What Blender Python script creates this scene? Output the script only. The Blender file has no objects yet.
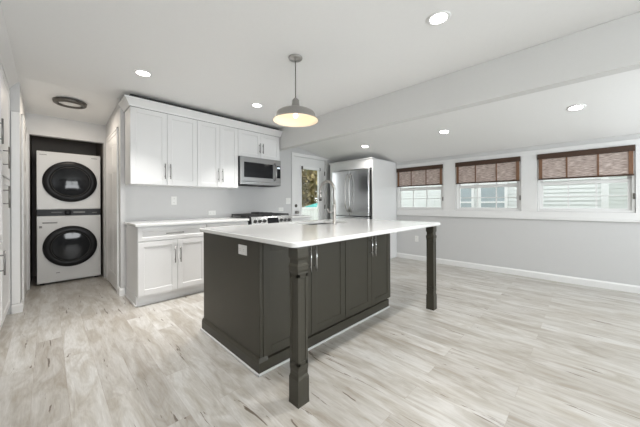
import bpy, bmesh, math, random
from mathutils import Vector, Matrix
random.seed(7)
C = bpy.context.scene.collection
R = math.radians

# ------------------------------------------------------------------ camera
cam_d = bpy.data.cameras.new('camera')
cam = bpy.data.objects.new('camera', cam_d)
C.objects.link(cam)
cam_d.sensor_width = 36.0
cam_d.lens = 269.45 / 640 * 36.0
cam_d.shift_y = -10.38 / 640
cam_d.clip_start = 0.02
cam.matrix_world = (Matrix.Translation((0, 0, 1.1346)) @ Matrix.Rotation(R(-45.28), 4, 'Z')
                    @ Matrix.Rotation(R(90), 4, 'X') @ Matrix.Rotation(R(-0.237), 4, 'Z'))
bpy.context.scene.camera = cam

# ------------------------------------------------------------------ sky, light, exposure
w = bpy.data.worlds.new('overcast_sky')
bpy.context.scene.world = w
w.use_nodes = True
wn = w.node_tree.nodes
bg = wn['Background']
bg.inputs['Color'].default_value = (0.93, 0.965, 1.0, 1)
bg.inputs['Strength'].default_value = 2.15

def area_light(name, loc, rot, sx, sy, power, col):
    d = bpy.data.lights.new(name, 'AREA')
    d.shape = 'RECTANGLE'
    d.size, d.size_y, d.energy, d.color = sx, sy, power, col
    o = bpy.data.objects.new(name, d)
    o.location, o.rotation_euler = loc, rot
    C.objects.link(o)
    return o
# daylight falling through the big rear windows (behind the camera)
area_light('rear_window_daylight', (0.75, -3.42, 1.5), (R(-125), 0, R(180)), 1.7, 1.5, 100, (0.95, 0.975, 1.0))
area_light('rear_window_daylight', (3.9, -3.42, 1.4), (R(-125), 0, R(180)), 1.7, 1.3, 78, (0.87, 0.945, 1.0))
# added fill with no lamp behind it, thrown up on the sloped ceiling
area_light('added_fill_light', (4.0, -1.4, 1.0), (R(-150), 0, R(180)), 1.4, 1.2, 6, (0.95, 0.975, 1.0))

vs = bpy.context.scene.view_settings
vs.view_transform = 'Standard'
vs.look = 'None'
vs.gamma = 1.0
vs.use_curve_mapping = False
vs.exposure = 0.20

# ------------------------------------------------------------------ materials
def lin(c):
    return tuple(((v / 255) / 12.92 if v / 255 <= .04045 else ((v / 255 + .055) / 1.055) ** 2.4) for v in c)

def mat(name, col, rough=0.5, metal=0.0, noise=0.0, nscale=6.0, stretch=(1, 1, 1), bump=0.0, spec=0.5, coat=0.0):
    m = bpy.data.materials.new(name)
    m.use_nodes = True
    nt = m.node_tree
    b = nt.nodes['Principled BSDF']
    b.inputs['Base Color'].default_value = (*col, 1)
    b.inputs['Roughness'].default_value = rough
    b.inputs['Metallic'].default_value = metal
    b.inputs['Specular IOR Level'].default_value = spec
    b.inputs['Coat Weight'].default_value = coat
    tc = nt.nodes.new('ShaderNodeTexCoord')
    mp = nt.nodes.new('ShaderNodeMapping')
    mp.inputs['Scale'].default_value = stretch
    nt.links.new(tc.outputs['Object'], mp.inputs['Vector'])
    nz = nt.nodes.new('ShaderNodeTexNoise')
    nz.inputs['Scale'].default_value = nscale
    nz.inputs['Detail'].default_value = 5
    nt.links.new(mp.outputs['Vector'], nz.inputs['Vector'])
    if noise:
        mx = nt.nodes.new('ShaderNodeMix')
        mx.data_type = 'RGBA'
        mx.inputs['A'].default_value = (*[c * (1 - noise) for c in col], 1)
        mx.inputs['B'].default_value = (*[min(1, c * (1 + noise)) for c in col], 1)
        nt.links.new(nz.outputs['Fac'], mx.inputs['Factor'])
        nt.links.new(mx.outputs['Result'], b.inputs['Base Color'])
    if bump:
        bp = nt.nodes.new('ShaderNodeBump')
        bp.inputs['Strength'].default_value = bump
        bp.inputs['Distance'].default_value = 0.002
        nt.links.new(nz.outputs['Fac'], bp.inputs['Height'])
        nt.links.new(bp.outputs['Normal'], b.inputs['Normal'])
    return m

def emit(name, col, s):
    m = bpy.data.materials.new(name)
    m.use_nodes = True
    b = m.node_tree.nodes['Principled BSDF']
    b.inputs['Base Color'].default_value = (*col, 1)
    b.inputs['Emission Color'].default_value = (*col, 1)
    b.inputs['Emission Strength'].default_value = s
    return m

def glass_mat(name, tint=(0.97, 0.975, 0.965), refl=0.06):
    m = bpy.data.materials.new(name)
    m.use_nodes = True
    nt = m.node_tree
    nt.nodes.remove(nt.nodes['Principled BSDF'])
    t = nt.nodes.new('ShaderNodeBsdfTransparent')
    t.inputs['Color'].default_value = (*tint, 1)
    g = nt.nodes.new('ShaderNodeBsdfGlossy')
    g.inputs['Roughness'].default_value = 0.02
    mx = nt.nodes.new('ShaderNodeMixShader')
    mx.inputs['Fac'].default_value = refl
    nt.links.new(t.outputs[0], mx.inputs[1])
    nt.links.new(g.outputs[0], mx.inputs[2])
    nt.links.new(mx.outputs[0], nt.nodes['Material Output'].inputs['Surface'])
    return m

def floor_mat():
    m = bpy.data.materials.new('vinyl_plank_floor')
    m.use_nodes = True
    nt = m.node_tree
    L = nt.links
    b = nt.nodes['Principled BSDF']
    tc = nt.nodes.new('ShaderNodeTexCoord')
    mp = nt.nodes.new('ShaderNodeMapping')
    mp.inputs['Rotation'].default_value = (0, 0, R(90))
    mp.inputs['Location'].default_value = (0.3, 0.07, 0)
    L.new(tc.outputs['Object'], mp.inputs['Vector'])
    def brick(c1, c2, mortar):
        br = nt.nodes.new('ShaderNodeTexBrick')
        br.offset = 0.37
        br.offset_frequency = 2
        br.inputs['Color1'].default_value = (*c1, 1)
        br.inputs['Color2'].default_value = (*c2, 1)
        br.inputs['Mortar'].default_value = (*mortar, 1)
        br.inputs['Scale'].default_value = 1
        br.inputs['Brick Width'].default_value = 1.22
        br.inputs['Row Height'].default_value = 0.152
        br.inputs['Mortar Size'].default_value = 0.0009
        br.inputs['Mortar Smooth'].default_value = 0.2
        br.inputs['Bias'].default_value = 0.0
        L.new(mp.outputs['Vector'], br.inputs['Vector'])
        return br
    base = brick(FLOOR_A, FLOOR_B, FLOOR_M)
    rnd = brick((0, 0, 0), (1, 1, 1), (0.5, 0.5, 0.5))
    # per plank offset of the grain
    sc = nt.nodes.new('ShaderNodeVectorMath')
    sc.operation = 'MULTIPLY'
    sc.inputs[1].default_value = (17.3, 9.1, 5.0)
    L.new(rnd.outputs['Color'], sc.inputs[0])
    ad = nt.nodes.new('ShaderNodeVectorMath')
    ad.operation = 'ADD'
    L.new(mp.outputs['Vector'], ad.inputs[0])
    L.new(sc.outputs[0], ad.inputs[1])
    def noise(scale, stretch, detail, dist=0.0, rough=.55):
        mm = nt.nodes.new('ShaderNodeMapping')
        mm.inputs['Scale'].default_value = stretch
        L.new(ad.outputs[0], mm.inputs['Vector'])
        n = nt.nodes.new('ShaderNodeTexNoise')
        n.inputs['Scale'].default_value = scale
        n.inputs['Detail'].default_value = detail
        n.inputs['Roughness'].default_value = rough
        n.inputs['Distortion'].default_value = dist
        L.new(mm.outputs[0], n.inputs['Vector'])
        return n
    def ramp(src, p0, p1, c0, c1):
        r = nt.nodes.new('ShaderNodeValToRGB')
        r.color_ramp.elements[0].position = p0
        r.color_ramp.elements[1].position = p1
        r.color_ramp.elements[0].color = (*c0, 1)
        r.color_ramp.elements[1].color = (*c1, 1)
        L.new(src.outputs['Fac'], r.inputs['Fac'])
        return r
    def mult(a, bb, f=1.0):
        x = nt.nodes.new('ShaderNodeMix')
        x.data_type = 'RGBA'
        x.blend_type = 'MULTIPLY'
        x.inputs['Factor'].default_value = f
        L.new(a, x.inputs['A'])
        L.new(bb, x.inputs['B'])
        return x.outputs['Result']
    cloud = ramp(noise(2.4, (1.0, 4.2, 1), 6, 0.9, .6), .36, .60, (0.70, 0.655, 0.595), (1, 1, 1))
    grain = ramp(noise(11.0, (1.0, 9.0, 1), 6, 0.6), .3, .7, (0.86, 0.85, 0.84), (1.05, 1.05, 1.05))
    # sparse dark cracks and knots
    crack = ramp(noise(2.6, (0.55, 7.0, 1), 4, 1.6, .62), .330, .352, (0.36, 0.31, 0.27), (1, 1, 1))
    c = mult(base.outputs['Color'], cloud.outputs['Color'])
    c = mult(c, grain.outputs['Color'])
    c = mult(c, crack.outputs['Color'], 1.0)
    L.new(c, b.inputs['Base Color'])
    b.inputs['Roughness'].default_value = 0.30
    b.inputs['Specular IOR Level'].default_value = 0.5
    bp = nt.nodes.new('ShaderNodeBump')
    bp.inputs['Strength'].default_value = 0.12
    bp.inputs['Distance'].default_value = 0.002
    L.new(grain.outputs['Color'], bp.inputs['Height'])
    L.new(bp.outputs['Normal'], b.inputs['Normal'])
    return m

FLOOR_A = (0.46, 0.445, 0.418)
FLOOR_B = (0.565, 0.56, 0.54)
FLOOR_M = (0.42, 0.39, 0.36)

def weave_mat():
    m = bpy.data.materials.new('woven_wood_fabric')
    m.use_nodes = True
    nt = m.node_tree
    L = nt.links
    b = nt.nodes['Principled BSDF']
    tc = nt.nodes.new('ShaderNodeTexCoord')
    mp = nt.nodes.new('ShaderNodeMapping')
    mp.inputs['Scale'].default_value = (1, 9, 95)
    L.new(tc.outputs['Object'], mp.inputs['Vector'])
    n = nt.nodes.new('ShaderNodeTexNoise')
    n.inputs['Scale'].default_value = 1.6
    n.inputs['Detail'].default_value = 3
    L.new(mp.outputs[0], n.inputs['Vector'])
    r = nt.nodes.new('ShaderNodeValToRGB')
    r.color_ramp.elements[0].position = .34
    r.color_ramp.elements[1].position = .64
    r.color_ramp.elements[0].color = (0.36, 0.26, 0.22, 1)
    r.color_ramp.elements[1].color = (0.90, 0.81, 0.77, 1)
    L.new(n.outputs['Fac'], r.inputs['Fac'])
    L.new(r.outputs['Color'], b.inputs['Base Color'])
    b.inputs['Roughness'].default_value = .8
    tr = nt.nodes.new('ShaderNodeBsdfTranslucent')
    L.new(r.outputs['Color'], tr.inputs['Color'])
    mx = nt.nodes.new('ShaderNodeMixShader')
    mx.inputs['Fac'].default_value = .42
    L.new(b.outputs[0], mx.inputs[1])
    L.new(tr.outputs[0], mx.inputs[2])
    L.new(mx.outputs[0], nt.nodes['Material Output'].inputs['Surface'])
    return m

M = dict(
    wall=mat('wall_paint_grey', (0.595, 0.595, 0.595), .6, noise=.015, nscale=40, bump=.05),
    header=mat('header_paint_pale_grey', (0.67, 0.67, 0.66), .6, noise=.015, nscale=40, bump=.05),
    ceil=mat('ceiling_paint_white', (0.84, 0.84, 0.835), .7, noise=.015, nscale=40, bump=.05),
    trim=mat('trim_paint_white', (0.80, 0.80, 0.795), .35, noise=.01, nscale=20),
    cab=mat('cabinet_paint_white', (0.74, 0.74, 0.74), .34, noise=.01, nscale=15),
    dark=mat('cabinet_paint_charcoal', (0.046, 0.042, 0.031), .42, noise=.06, nscale=9, stretch=(1, 1, .2), spec=.35),
    quartz=mat('quartz_white', (0.74, 0.74, 0.73), .16, noise=.035, nscale=5, coat=.3),
    steel=mat('stainless_steel', (0.33, 0.33, 0.33), .28, 1.0, noise=.05, nscale=30, stretch=(1, 1, 30)),
    fsteel=mat('stainless_steel_brushed_upright', (0.63, 0.635, 0.64), .20, 1.0, noise=.03, nscale=8, stretch=(6, 6, .3)),
    nickel=mat('brushed_nickel', (0.40, 0.39, 0.375), .28, 1.0, noise=.04, nscale=40),
    bronze=mat('bronze_metal', (0.12, 0.112, 0.10), .38, .7, noise=.08, nscale=20),
    black=mat('black_plastic', (0.010, 0.010, 0.011), .30, noise=.1, nscale=20, spec=.22),
    gap=mat('dark_gap', (0.03, 0.03, 0.03), .7, noise=.1, nscale=20),
    iron=mat('cast_iron_black', (0.022, 0.022, 0.022), .5, noise=.2, nscale=50, bump=.2),
    dglass=mat('dark_glass', (0.010, 0.011, 0.013), .06, noise=.05, nscale=4, spec=.3),
    washer=mat('appliance_enamel_pale_grey', (0.66, 0.66, 0.655), .30, noise=.015, nscale=10),
    closet=mat('closet_paint_dark_brown', (0.20, 0.18, 0.16), .6, noise=.08, nscale=12),
    plastic=mat('outlet_plastic_white', (0.82, 0.82, 0.80), .35, noise=.01, nscale=20),
    slot=mat('outlet_slot_grey', (0.25, 0.25, 0.25), .5, noise=.05, nscale=20),
    weave=weave_mat(),
    walnut=mat('walnut_wood', (0.058, 0.028, 0.015), .5, noise=.3, nscale=6, stretch=(1, .3, 8)),
    tape_and_shadow=mat('brown_tape_and_shadow', (0.20, 0.105, 0.06), .8, noise=.15, nscale=40),
    pane=glass_mat('window_glass'),
    siding=mat('vinyl_siding_white', (0.80, 0.82, 0.81), .5, noise=.02, nscale=6),
    roofing=mat('roof_shingle_grey', (0.20, 0.20, 0.21), .9, noise=.3, nscale=30, bump=.4),
    housepane_sky=mat('house_glass_painted_sky', (0.42, 0.48, 0.51), .10, noise=.08, nscale=3),  # pale blue-grey base colour paints the reflected sky
    grass=mat('grass', (0.13, 0.19, 0.06), .95, noise=.35, nscale=8, bump=.5),
    leaf=mat('leaf_green', (0.26, 0.28, 0.12), .7, noise=.45, nscale=1.6),
    leafy=mat('leaf_autumn', (0.36, 0.29, 0.14), .7, noise=.4, nscale=1.6),
    bark=mat('bark_brown', (0.13, 0.095, 0.065), .9, noise=.3, nscale=15, bump=.6),
    vinyl=mat('fence_vinyl_white', (0.92, 0.92, 0.92), .4, noise=.01, nscale=10),
    knob=mat('knob_dark_steel', (0.10, 0.10, 0.10), .3, 1.0, noise=.05, nscale=30),
    handle=mat('satin_nickel_handle', (0.26, 0.255, 0.25), .36, 1.0, noise=.05, nscale=40),
    teal=mat('teal_fabric', (0.10, 0.47, 0.42), .7, noise=.08, nscale=6, bump=.2),
    enamel=mat('shade_enamel_white', (0.86, 0.80, 0.70), .4, noise=.01, nscale=20),
    white=mat('roller_fabric_white', (0.88, 0.88, 0.87), .7, noise=.02, nscale=30),
    lens=emit('downlight_lens', (1.0, 0.97, 0.92), 14),
    bulb=emit('bulb_glow', (1.0, 0.80, 0.55), 2.5),
    dial=emit('dial_glow', (0.8, 0.9, 1.0), 0.5),
    floor=floor_mat(),
    soil=mat('ground_soil', (0.16, 0.14, 0.10), .95, noise=.3, nscale=5),
)

# ------------------------------------------------------------------ mesh helpers
class MB:
    """collects shapes into ONE mesh"""
    def __init__(s):
        s.bm = bmesh.new()
    def _add(s, tmp, mtx=None):
        if mtx is not None:
            bmesh.ops.transform(tmp, matrix=mtx, verts=tmp.verts)
        me = bpy.data.meshes.new('tmp')
        tmp.to_mesh(me)
        tmp.free()
        s.bm.from_mesh(me)
        bpy.data.meshes.remove(me)
        return s
    def box(s, x0, x1, y0, y1, z0, z1, bev=0.0, seg=2, mtx=None):
        t = bmesh.new()
        bmesh.ops.create_cube(t, size=1)
        for v in t.verts:
            v.co = Vector(((x0 + x1) / 2 + v.co.x * (x1 - x0), (y0 + y1) / 2 + v.co.y * (y1 - y0), (z0 + z1) / 2 + v.co.z * (z1 - z0)))
        if bev:
            bev = min(bev, .49 * min(abs(x1 - x0), abs(y1 - y0), abs(z1 - z0)))
            bmesh.ops.bevel(t, geom=t.edges[:], offset=bev, segments=seg, affect='EDGES', profile=.5)
        return s._add(t, mtx)
    def prism(s, pts, axis, a0, a1, bev=0.0):
        """polygon pts (2D) extruded along axis from a0 to a1"""
        t = bmesh.new()
        def co(p, a):
            return {'x': (a, p[0], p[1]), 'y': (p[0], a, p[1]), 'z': (p[0], p[1], a)}[axis]
        A = [t.verts.new(co(p, a0)) for p in pts]
        B = [t.verts.new(co(p, a1)) for p in pts]
        t.faces.new(A)
        t.faces.new(B[::-1])
        n = len(pts)
        for i in range(n):
            t.faces.new((A[i], B[i], B[(i + 1) % n], A[(i + 1) % n]))
        bmesh.ops.recalc_face_normals(t, faces=t.faces)
        if bev:
            bmesh.ops.bevel(t, geom=t.edges[:], offset=bev, segments=2, affect='EDGES', profile=.5)
        return s._add(t)
    def lathe(s, prof, n=40, mtx=None, sy=1.0):
        """profile of (r, z) spun round z"""
        t = bmesh.new()
        rings = []
        for r, z in prof:
            if r < 1e-6:
                rings.append([t.verts.new((0, 0, z))])
            else:
                rings.append([t.verts.new((r * math.cos(2 * math.pi * k / n), sy * r * math.sin(2 * math.pi * k / n), z)) for k in range(n)])
        for a, b in zip(rings, rings[1:]):
            if len(a) == 1 and len(b) == 1:
                continue
            for k in range(n):
                k2 = (k + 1) % n
                if len(a) == 1:
                    t.faces.new((a[0], b[k2], b[k]))
                elif len(b) == 1:
                    t.faces.new((a[k], a[k2], b[0]))
                else:
                    t.faces.new((a[k], a[k2], b[k2], b[k]))
        bmesh.ops.recalc_face_normals(t, faces=t.faces)
        for f in t.faces:
            f.smooth = True
        return s._add(t, mtx)
    def tube(s, pts, r, n=14):
        t = bmesh.new()
        pts = [Vector(p) for p in pts]
        rs = r if isinstance(r, (list, tuple)) else [r] * len(pts)
        rings = []
        up = None
        for i, p in enumerate(pts):
            d = ((pts[min(i + 1, len(pts) - 1)] - pts[max(i - 1, 0)])).normalized()
            if up is None:
                up = Vector((0, 0, 1)) if abs(d.z) < .9 else Vector((1, 0, 0))
            u = (up - d * up.dot(d)).normalized()
            up = u
            v = d.cross(u)
            rings.append([t.verts.new(p + (u * math.cos(2 * math.pi * k / n) + v * math.sin(2 * math.pi * k / n)) * rs[i]) for k in range(n)])
        for a, b in zip(rings, rings[1:]):
            for k in range(n):
                f = t.faces.new((a[k], a[(k + 1) % n], b[(k + 1) % n], b[k]))
                f.smooth = True
        t.faces.new(rings[0][::-1])
        t.faces.new(rings[-1])
        bmesh.ops.recalc_face_normals(t, faces=t.faces)
        return s._add(t)
    def build(s, name, m, parent=None, kind=None):
        me = bpy.data.meshes.new(name)
        s.bm.to_mesh(me)
        s.bm.free()
        me.materials.append(m)
        o = bpy.data.objects.new(name, me)
        C.objects.link(o)
        if parent is not None:
            o.parent = parent
        if kind:
            o['kind'] = kind
        return o

def thing(name, label, cat, loc=(0, 0, 0), rz=0, group=None):
    o = bpy.data.objects.new(name, None)
    o.empty_display_size = .1
    C.objects.link(o)
    o.location = loc
    o.rotation_euler = (0, 0, R(rz))
    o['label'] = label
    o['category'] = cat
    if group:
        o['group'] = group
    return o

def tag(o, label, cat, group=None):
    o['label'] = label
    o['category'] = cat
    if group:
        o['group'] = group
    return o

def struct(name, mb, m, parent=None):
    return mb.build(name, m, parent, None if parent is not None else 'structure')

def frame_struct(name, loc=(0, 0, 0), rz=0):
    o = bpy.data.objects.new(name, None)
    o.location = loc
    o.rotation_euler = (0, 0, R(rz))
    o['kind'] = 'structure'
    C.objects.link(o)
    return o

def copy_tree(o, parent=None):
    c = o.copy()
    C.objects.link(c)
    if parent is not None:
        c.parent = parent
    for ch in list(o.children):
        copy_tree(ch, c)
    return c

def place(o, loc, label, rz=None, ry=None):
    o.location = loc
    o['label'] = label
    if rz is not None:
        o.rotation_euler.z = R(rz)
    if ry is not None:
        o.rotation_euler.y = R(ry)
    return o

# ------------------------------------------------------------------ dimensions
YW = 4.087          # kitchen back wall
XW = 5.143          # window wall
XR = 0.63           # right wall of the laundry passage
XL = -0.205         # left wall of the laundry passage
YC = 5.27           # front of the laundry closet
ZC = 2.43           # flat ceiling
BX0, BX1, BZ = 2.835, 2.945, 2.075     # dropped beam
YB = -3.3           # rear wall
XA = -0.90          # left wall
def zs(x):          # sloped ceiling
    return 1.962 + .176 * (XW - x)

# ------------------------------------------------------------------ room shell
struct('floor', MB().box(XA - .1, XW + .12, YB - .12, YW + .12, -.12, 0).box(XA - .1, XR + .12, YW + .12, 6.3, -.12, 0), M['floor'])
mb = MB()
mb.box(XA - .1, BX1, YB - .12, YW, ZC, ZC + .15)
struct('ceiling', mb, M['ceil'])
mb = MB().prism([(YW, ZC), (6.3, 2.272), (6.3, ZC + .15), (YW, ZC + .15)], 'x', XA - .1, 1.0)
struct('ceiling_passage', mb, M['ceil'])
mb = MB()
mb.prism([(BX1, zs(BX1)), (XW + .12, zs(XW + .12)), (XW + .12, zs(XW) + .25), (BX1, ZC + .15)], 'y', YB - .12, YW + .12)
struct('ceiling_sloped', mb, M['ceil'])
struct('wall_header', MB().box(BX0, BX1, YB, YW - .001, BZ, ZC - .001, .004), M['header'])

# kitchen back wall with the opening of the glazed door
DX0, DX1, DZ = 3.405, 4.285, 2.06
mb = MB()
mb.box(XR, DX0 - .02, YW, YW + .12, 0, ZC)
mb.box(DX1 + .02, XW, YW, YW + .12, 0, 2.3)
mb.box(DX0 - .02, DX1 + .02, YW, YW + .12, DZ + .02, 2.42)
struct('wall_back', mb, M['wall'])
# window wall with three openings
WINS = [(1.880, 2.815), (.722, 1.668), (-.430, .524)]
WZ0, WZ1 = 1.0, 1.842
mb = MB()
mb.box(XW, XW + .12, YB, YW + .12, 0, WZ0)
mb.box(XW, XW + .12, YB, YW + .12, WZ1, 2.02)
ys = [YB]
for a, b in sorted(WINS):
    ys += [a, b]
ys.append(YW + .12)
for i in range(0, len(ys), 2):
    mb.box(XW, XW + .12, ys[i], ys[i + 1], WZ0, WZ1)
struct('wall_right', mb, M['wall'])
# rear wall with two large windows (behind the camera)
RW = [(-.1, 1.6, .75, 2.2), (3.05, 4.75, .75, 1.95)]
mb = MB()
xs = [XA - .1]
for a, b, z0, z1 in RW:
    mb.box(a, b, YB - .12, YB, 0, z0)
    mb.box(a, b, YB - .12, YB, z1, ZC if b < 3 else 2.2)
    xs += [a, b]
xs.append(XW + .12)
for i in range(0, len(xs), 2):
    mb.box(xs[i], xs[i + 1], YB - .12, YB, 0, ZC)
struct('wall_rear', mb, M['wall'])
mb = MB()
mb.box(XA - .1, XA, YB, 4.24, 0, ZC)
mb.box(XA, XL, 4.24, 4.36, 0, ZC)
struct('wall_left', mb, M['wall'])
struct('wall_passage_left', MB().box(XL - .12, XL, 4.36, 6.3, 0, 2.46), M['wall'])
struct('wall_passage_right', MB().box(XR, XR + .12, YW + .12, 6.3, 0, ZC), M['wall'])
# closet front: header and narrow returns
mb = MB()
mb.box(XL, XR, YC, YC + .09, 2.072, ZC)
mb.box(XL, -.172, YC, YC + .09, 0, 2.072)
mb.box(.606, XR, YC, YC + .09, 0, 2.072)
struct('wall_closet_front', mb, M['wall'])
mb = MB()
mb.box(XL, XR, 6.2, 6.29, 0, 2.26)
mb.box(XL + .001, XL + .031, YC + .09, 6.2, 0, 2.26)
mb.box(XR - .025, XR - .001, YC + .09, 6.2, 0, 2.26)
struct('wall_closet_inside', mb, M['closet'])

# baseboards
def base_profile(mb, axis, wall, side, a0, a1, h=.095, t=.015):
    pts = [(wall, .0), (wall + side * t, .0), (wall + side * t, h - .018), (wall + side * t * .55, h - .006), (wall + side * t * .4, h), (wall, h)]
    return mb.prism(pts, axis, a0, a1)
struct('baseboard_right', base_profile(MB(), 'y', XW - .001, -1, YB, 2.828), M['trim'])
mb = base_profile(MB(), 'x', YW - .001, -1, XR - .015, .672)
mb2 = base_profile(mb, 'y', XR - .001, -1, YW - .001, 4.195)
struct('baseboard_back', mb2, M['trim'])
mb = base_profile(MB(), 'x', 4.239, -1, -.268, XL + .015)
base_profile(mb, 'y', XL + .001, 1, 4.24, 4.398)
struct('baseboard_left', mb, M['trim'])

# flat white band and crown round the three windows
mb = MB()
T0 = XW - .016
mb.box(T0, XW - .001, YB, 2.828, .905, WZ0 - .002, .003)
mb.box(T0, XW - .001, YB, 2.828, WZ1 + .002, 1.915, .003)
for i in range(0, len(ys), 2):
    a, b = ys[i], min(ys[i + 1], 2.828)
    mb.box(T0, XW - .001, a + (.002 if i else 0), b - .002, WZ0 - .002, WZ1 + .002)
struct('trim_1', mb, M['trim'])
struct('trim_2', MB().box(XW - .028, XW - .001, YB, 2.828, .880, .904, .004), M['trim'])
zt = zs(XW - .05)
struct('trim_3', MB().prism([(XW - .017, 1.914), (XW - .024, 1.914), (XW - .055, zs(XW - .055) - .002), (XW - .017, zs(XW - .017) - .002)], 'y', YB, 2.828), M['wall'])
# lining of the left fin wall
struct('trim_4', MB().box(-.268, XL - .002, 4.228, 4.239, .1, 2.10, .003), M['trim'])

# windows ---------------------------------------------------------------
def window(name, a, b):
    w_ = frame_struct(name, (XW, (a + b) / 2, WZ0))
    h = (b - a) / 2
    H = WZ1 - WZ0
    g = .002
    mb = MB()
    for (p, q, r, s) in ((-h + g, h - g, g, .028), (-h + g, h - g, H - .03, H - g)):
        mb.box(.004, .114, p, q, r, s)
    for (p, q) in ((-h + g, -h + .028), (h - .028, h - g)):
        mb.box(.004, .114, p, q, .028, H - .03)
    mb.build('window_frame', M['trim'], w_)
    def sash(nm, z0, z1, x0, x1):
        mb = MB()
        L, Rr = -h + .029, h - .029
        mb.box(x0, x1, L, Rr, z0, z0 + .022 if z0 < .1 else z0 + .035, .003)
        mb.box(x0, x1, L, Rr, z1 - .045, z1, .003)
        mb.box(x0, x1, L, L + .032, z0 + .02, z1 - .04)
        mb.box(x0, x1, Rr - .032, Rr, z0 + .02, z1 - .04)
        s_ = mb.build(nm, M['trim'], w_)
        mb = MB()
        gm = (x0 + x1) / 2
        for k in (1, 2):
            y = L + .032 + (Rr - L - .064) * k / 3
            mb.box(gm - .009, gm + .009, y - .008, y + .008, z0 + .02, z1 - .04)
        zm = (z0 + z1) / 2 - .012
        mb.box(gm - .008, gm + .008, L + .03, Rr - .03, zm - .007, zm + .007)
        mb.build('muntin_grid', M['trim'], s_)
        MB().box(gm - .002, gm + .002, L + .03, Rr - .03, z0 + .02, z1 - .04).build('pane', M['pane'], s_)
    sash('lower_sash', .028, .428, .035, .065)
    sash('upper_sash', .40, H - .032, .070, .100)
    mb = MB()
    mb.box(-.012, .003, -h + .004, -h + .020, .168, .242, .003)
    mb.build('sash_latch', M['bronze'], w_)
    return w_
for i, (a, b) in enumerate(WINS):
    window('window_%d' % (i + 1), a, b)

def rear_window(name, a, b, z0, z1):
    w_ = frame_struct(name, ((a + b) / 2, YB, z0))
    h, H = (b - a) / 2, z1 - z0
    mb = MB()
    for (p, q, r, s) in ((-h + .002, h - .002, .002, .06), (-h + .002, h - .002, H - .06, H - .002), (-h + .002, -h + .06, .06, H - .06),
                         (h - .06, h - .002, .06, H - .06), (-.035, .035, .06, H - .06)):
        mb.box(p, q, -.1, -.01, r, s)
    mb.build('window_frame', M['trim'], w_)
    MB().box(-h + .055, h - .055, -.06, -.055, .055, H - .055).build('pane', M['pane'], w_)
for i, (a, b, z0, z1) in enumerate(RW):
    rear_window('window_%d' % (i + 4), a, b, z0, z1)

# glazed exterior door ----------------------------------------------------
d1 = frame_struct('door_1', (0, 0, 0))
CW = .062
mb = MB()
yc0, yc1 = YW - .018, YW - .001
mb.box(DX0 - .005 - CW, DX0 - .005, yc0, yc1, 0, DZ + .005, .004)
mb.box(DX1 + .005, DX1 + .005 + CW, yc0, yc1, 0, DZ + .005, .004)
mb.box(DX0 - .005 - CW, DX1 + .005 + CW, yc0, yc1, DZ + .005, DZ + .005 + CW, .004)
mb.build('door_casing', M['trim'], d1)
mb = MB()
mb.box(DX0 - .018, DX0 - .003, YW + .001, YW + .118, 0, DZ + .003)
mb.box(DX1 + .003, DX1 + .018, YW + .001, YW + .118, 0, DZ + .003)
mb.box(DX0 - .018, DX1 + .018, YW + .001, YW + .118, DZ + .003, DZ + .018)
mb.build('door_jamb', M['trim'], d1)
GX0, GX1, GZ0, GZ1 = 3.60, 4.105, .30, 1.885
mb = MB()
ya, yb = YW + .012, YW + .055
mb.box(DX0, GX0, ya, yb, .012, DZ)
mb.box(GX1, DX1, ya, yb, .012, DZ)
mb.box(GX0, GX1, ya, yb, .012, GZ0)
mb.box(GX0, GX1, ya, yb, GZ1, DZ)
slab = mb.build('door_slab', M['trim'], d1)
mb = MB()
for (p, q, r, s) in ((GX0 - .025, GX0 + .008, GZ0 - .025, GZ1 + .025), (GX1 - .008, GX1 + .025, GZ0 - .025, GZ1 + .025)):
    mb.box(p, q, ya - .010, ya - .001, r, s, .003)
for (r, s) in ((GZ0 - .025, GZ0 + .008), (GZ1 - .008, GZ1 + .025)):
    mb.box(GX0 + .008, GX1 - .008, ya - .010, ya - .001, r, s, .003)
mb.build('glazing_bead', M['trim'], slab)
MB().box(GX0, GX1, ya + .02, ya + .026, GZ0, GZ1).build('pane', M['pane'], slab)
RX90 = Matrix.Rotation(R(90), 4, 'X')
mb = MB()
mb.lathe([(0, 0), (.030, 0), (.032, .006), (.016, .012), (.013, .035), (.026, .045), (.030, .058), (.024, .070), (0, .073)], 24, Matrix.Translation((3.46, ya, .955)) @ RX90)
mb.build('door_knob', M['nickel'], slab)
MB().lathe([(0, 0), (.031, 0), (.033, .008), (.024, .016), (0, .018)], 24, Matrix.Translation((3.46, ya, 1.085)) @ RX90).build('deadbolt', M['bronze'], slab)
for z in (.28, 1.05, 1.78):
    MB().box(DX1 - .010, DX1 + .012, ya - .014, ya - .001, z - .045, z + .045, .003).build('hinge', M['bronze'], d1)
# rolled up blind at the top of the door glass
rb = thing('roller_blind', 'white rolled-up blind at the top of the glazed back door', 'blind', (0, 0, 0))
MB().box(GX0 + .012, GX1 - .012, ya - .050, ya - .012, GZ1 - .062, GZ1 - .006, .012, 3).build('fabric_roll', M['white'], rb)
for x in (GX0 - .002, GX1 - .010):
    MB().box(x, x + .012, ya - .054, ya - .011, GZ1 - .066, GZ1 - .002, .002).build('bracket', M['bronze'], rb)

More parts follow.
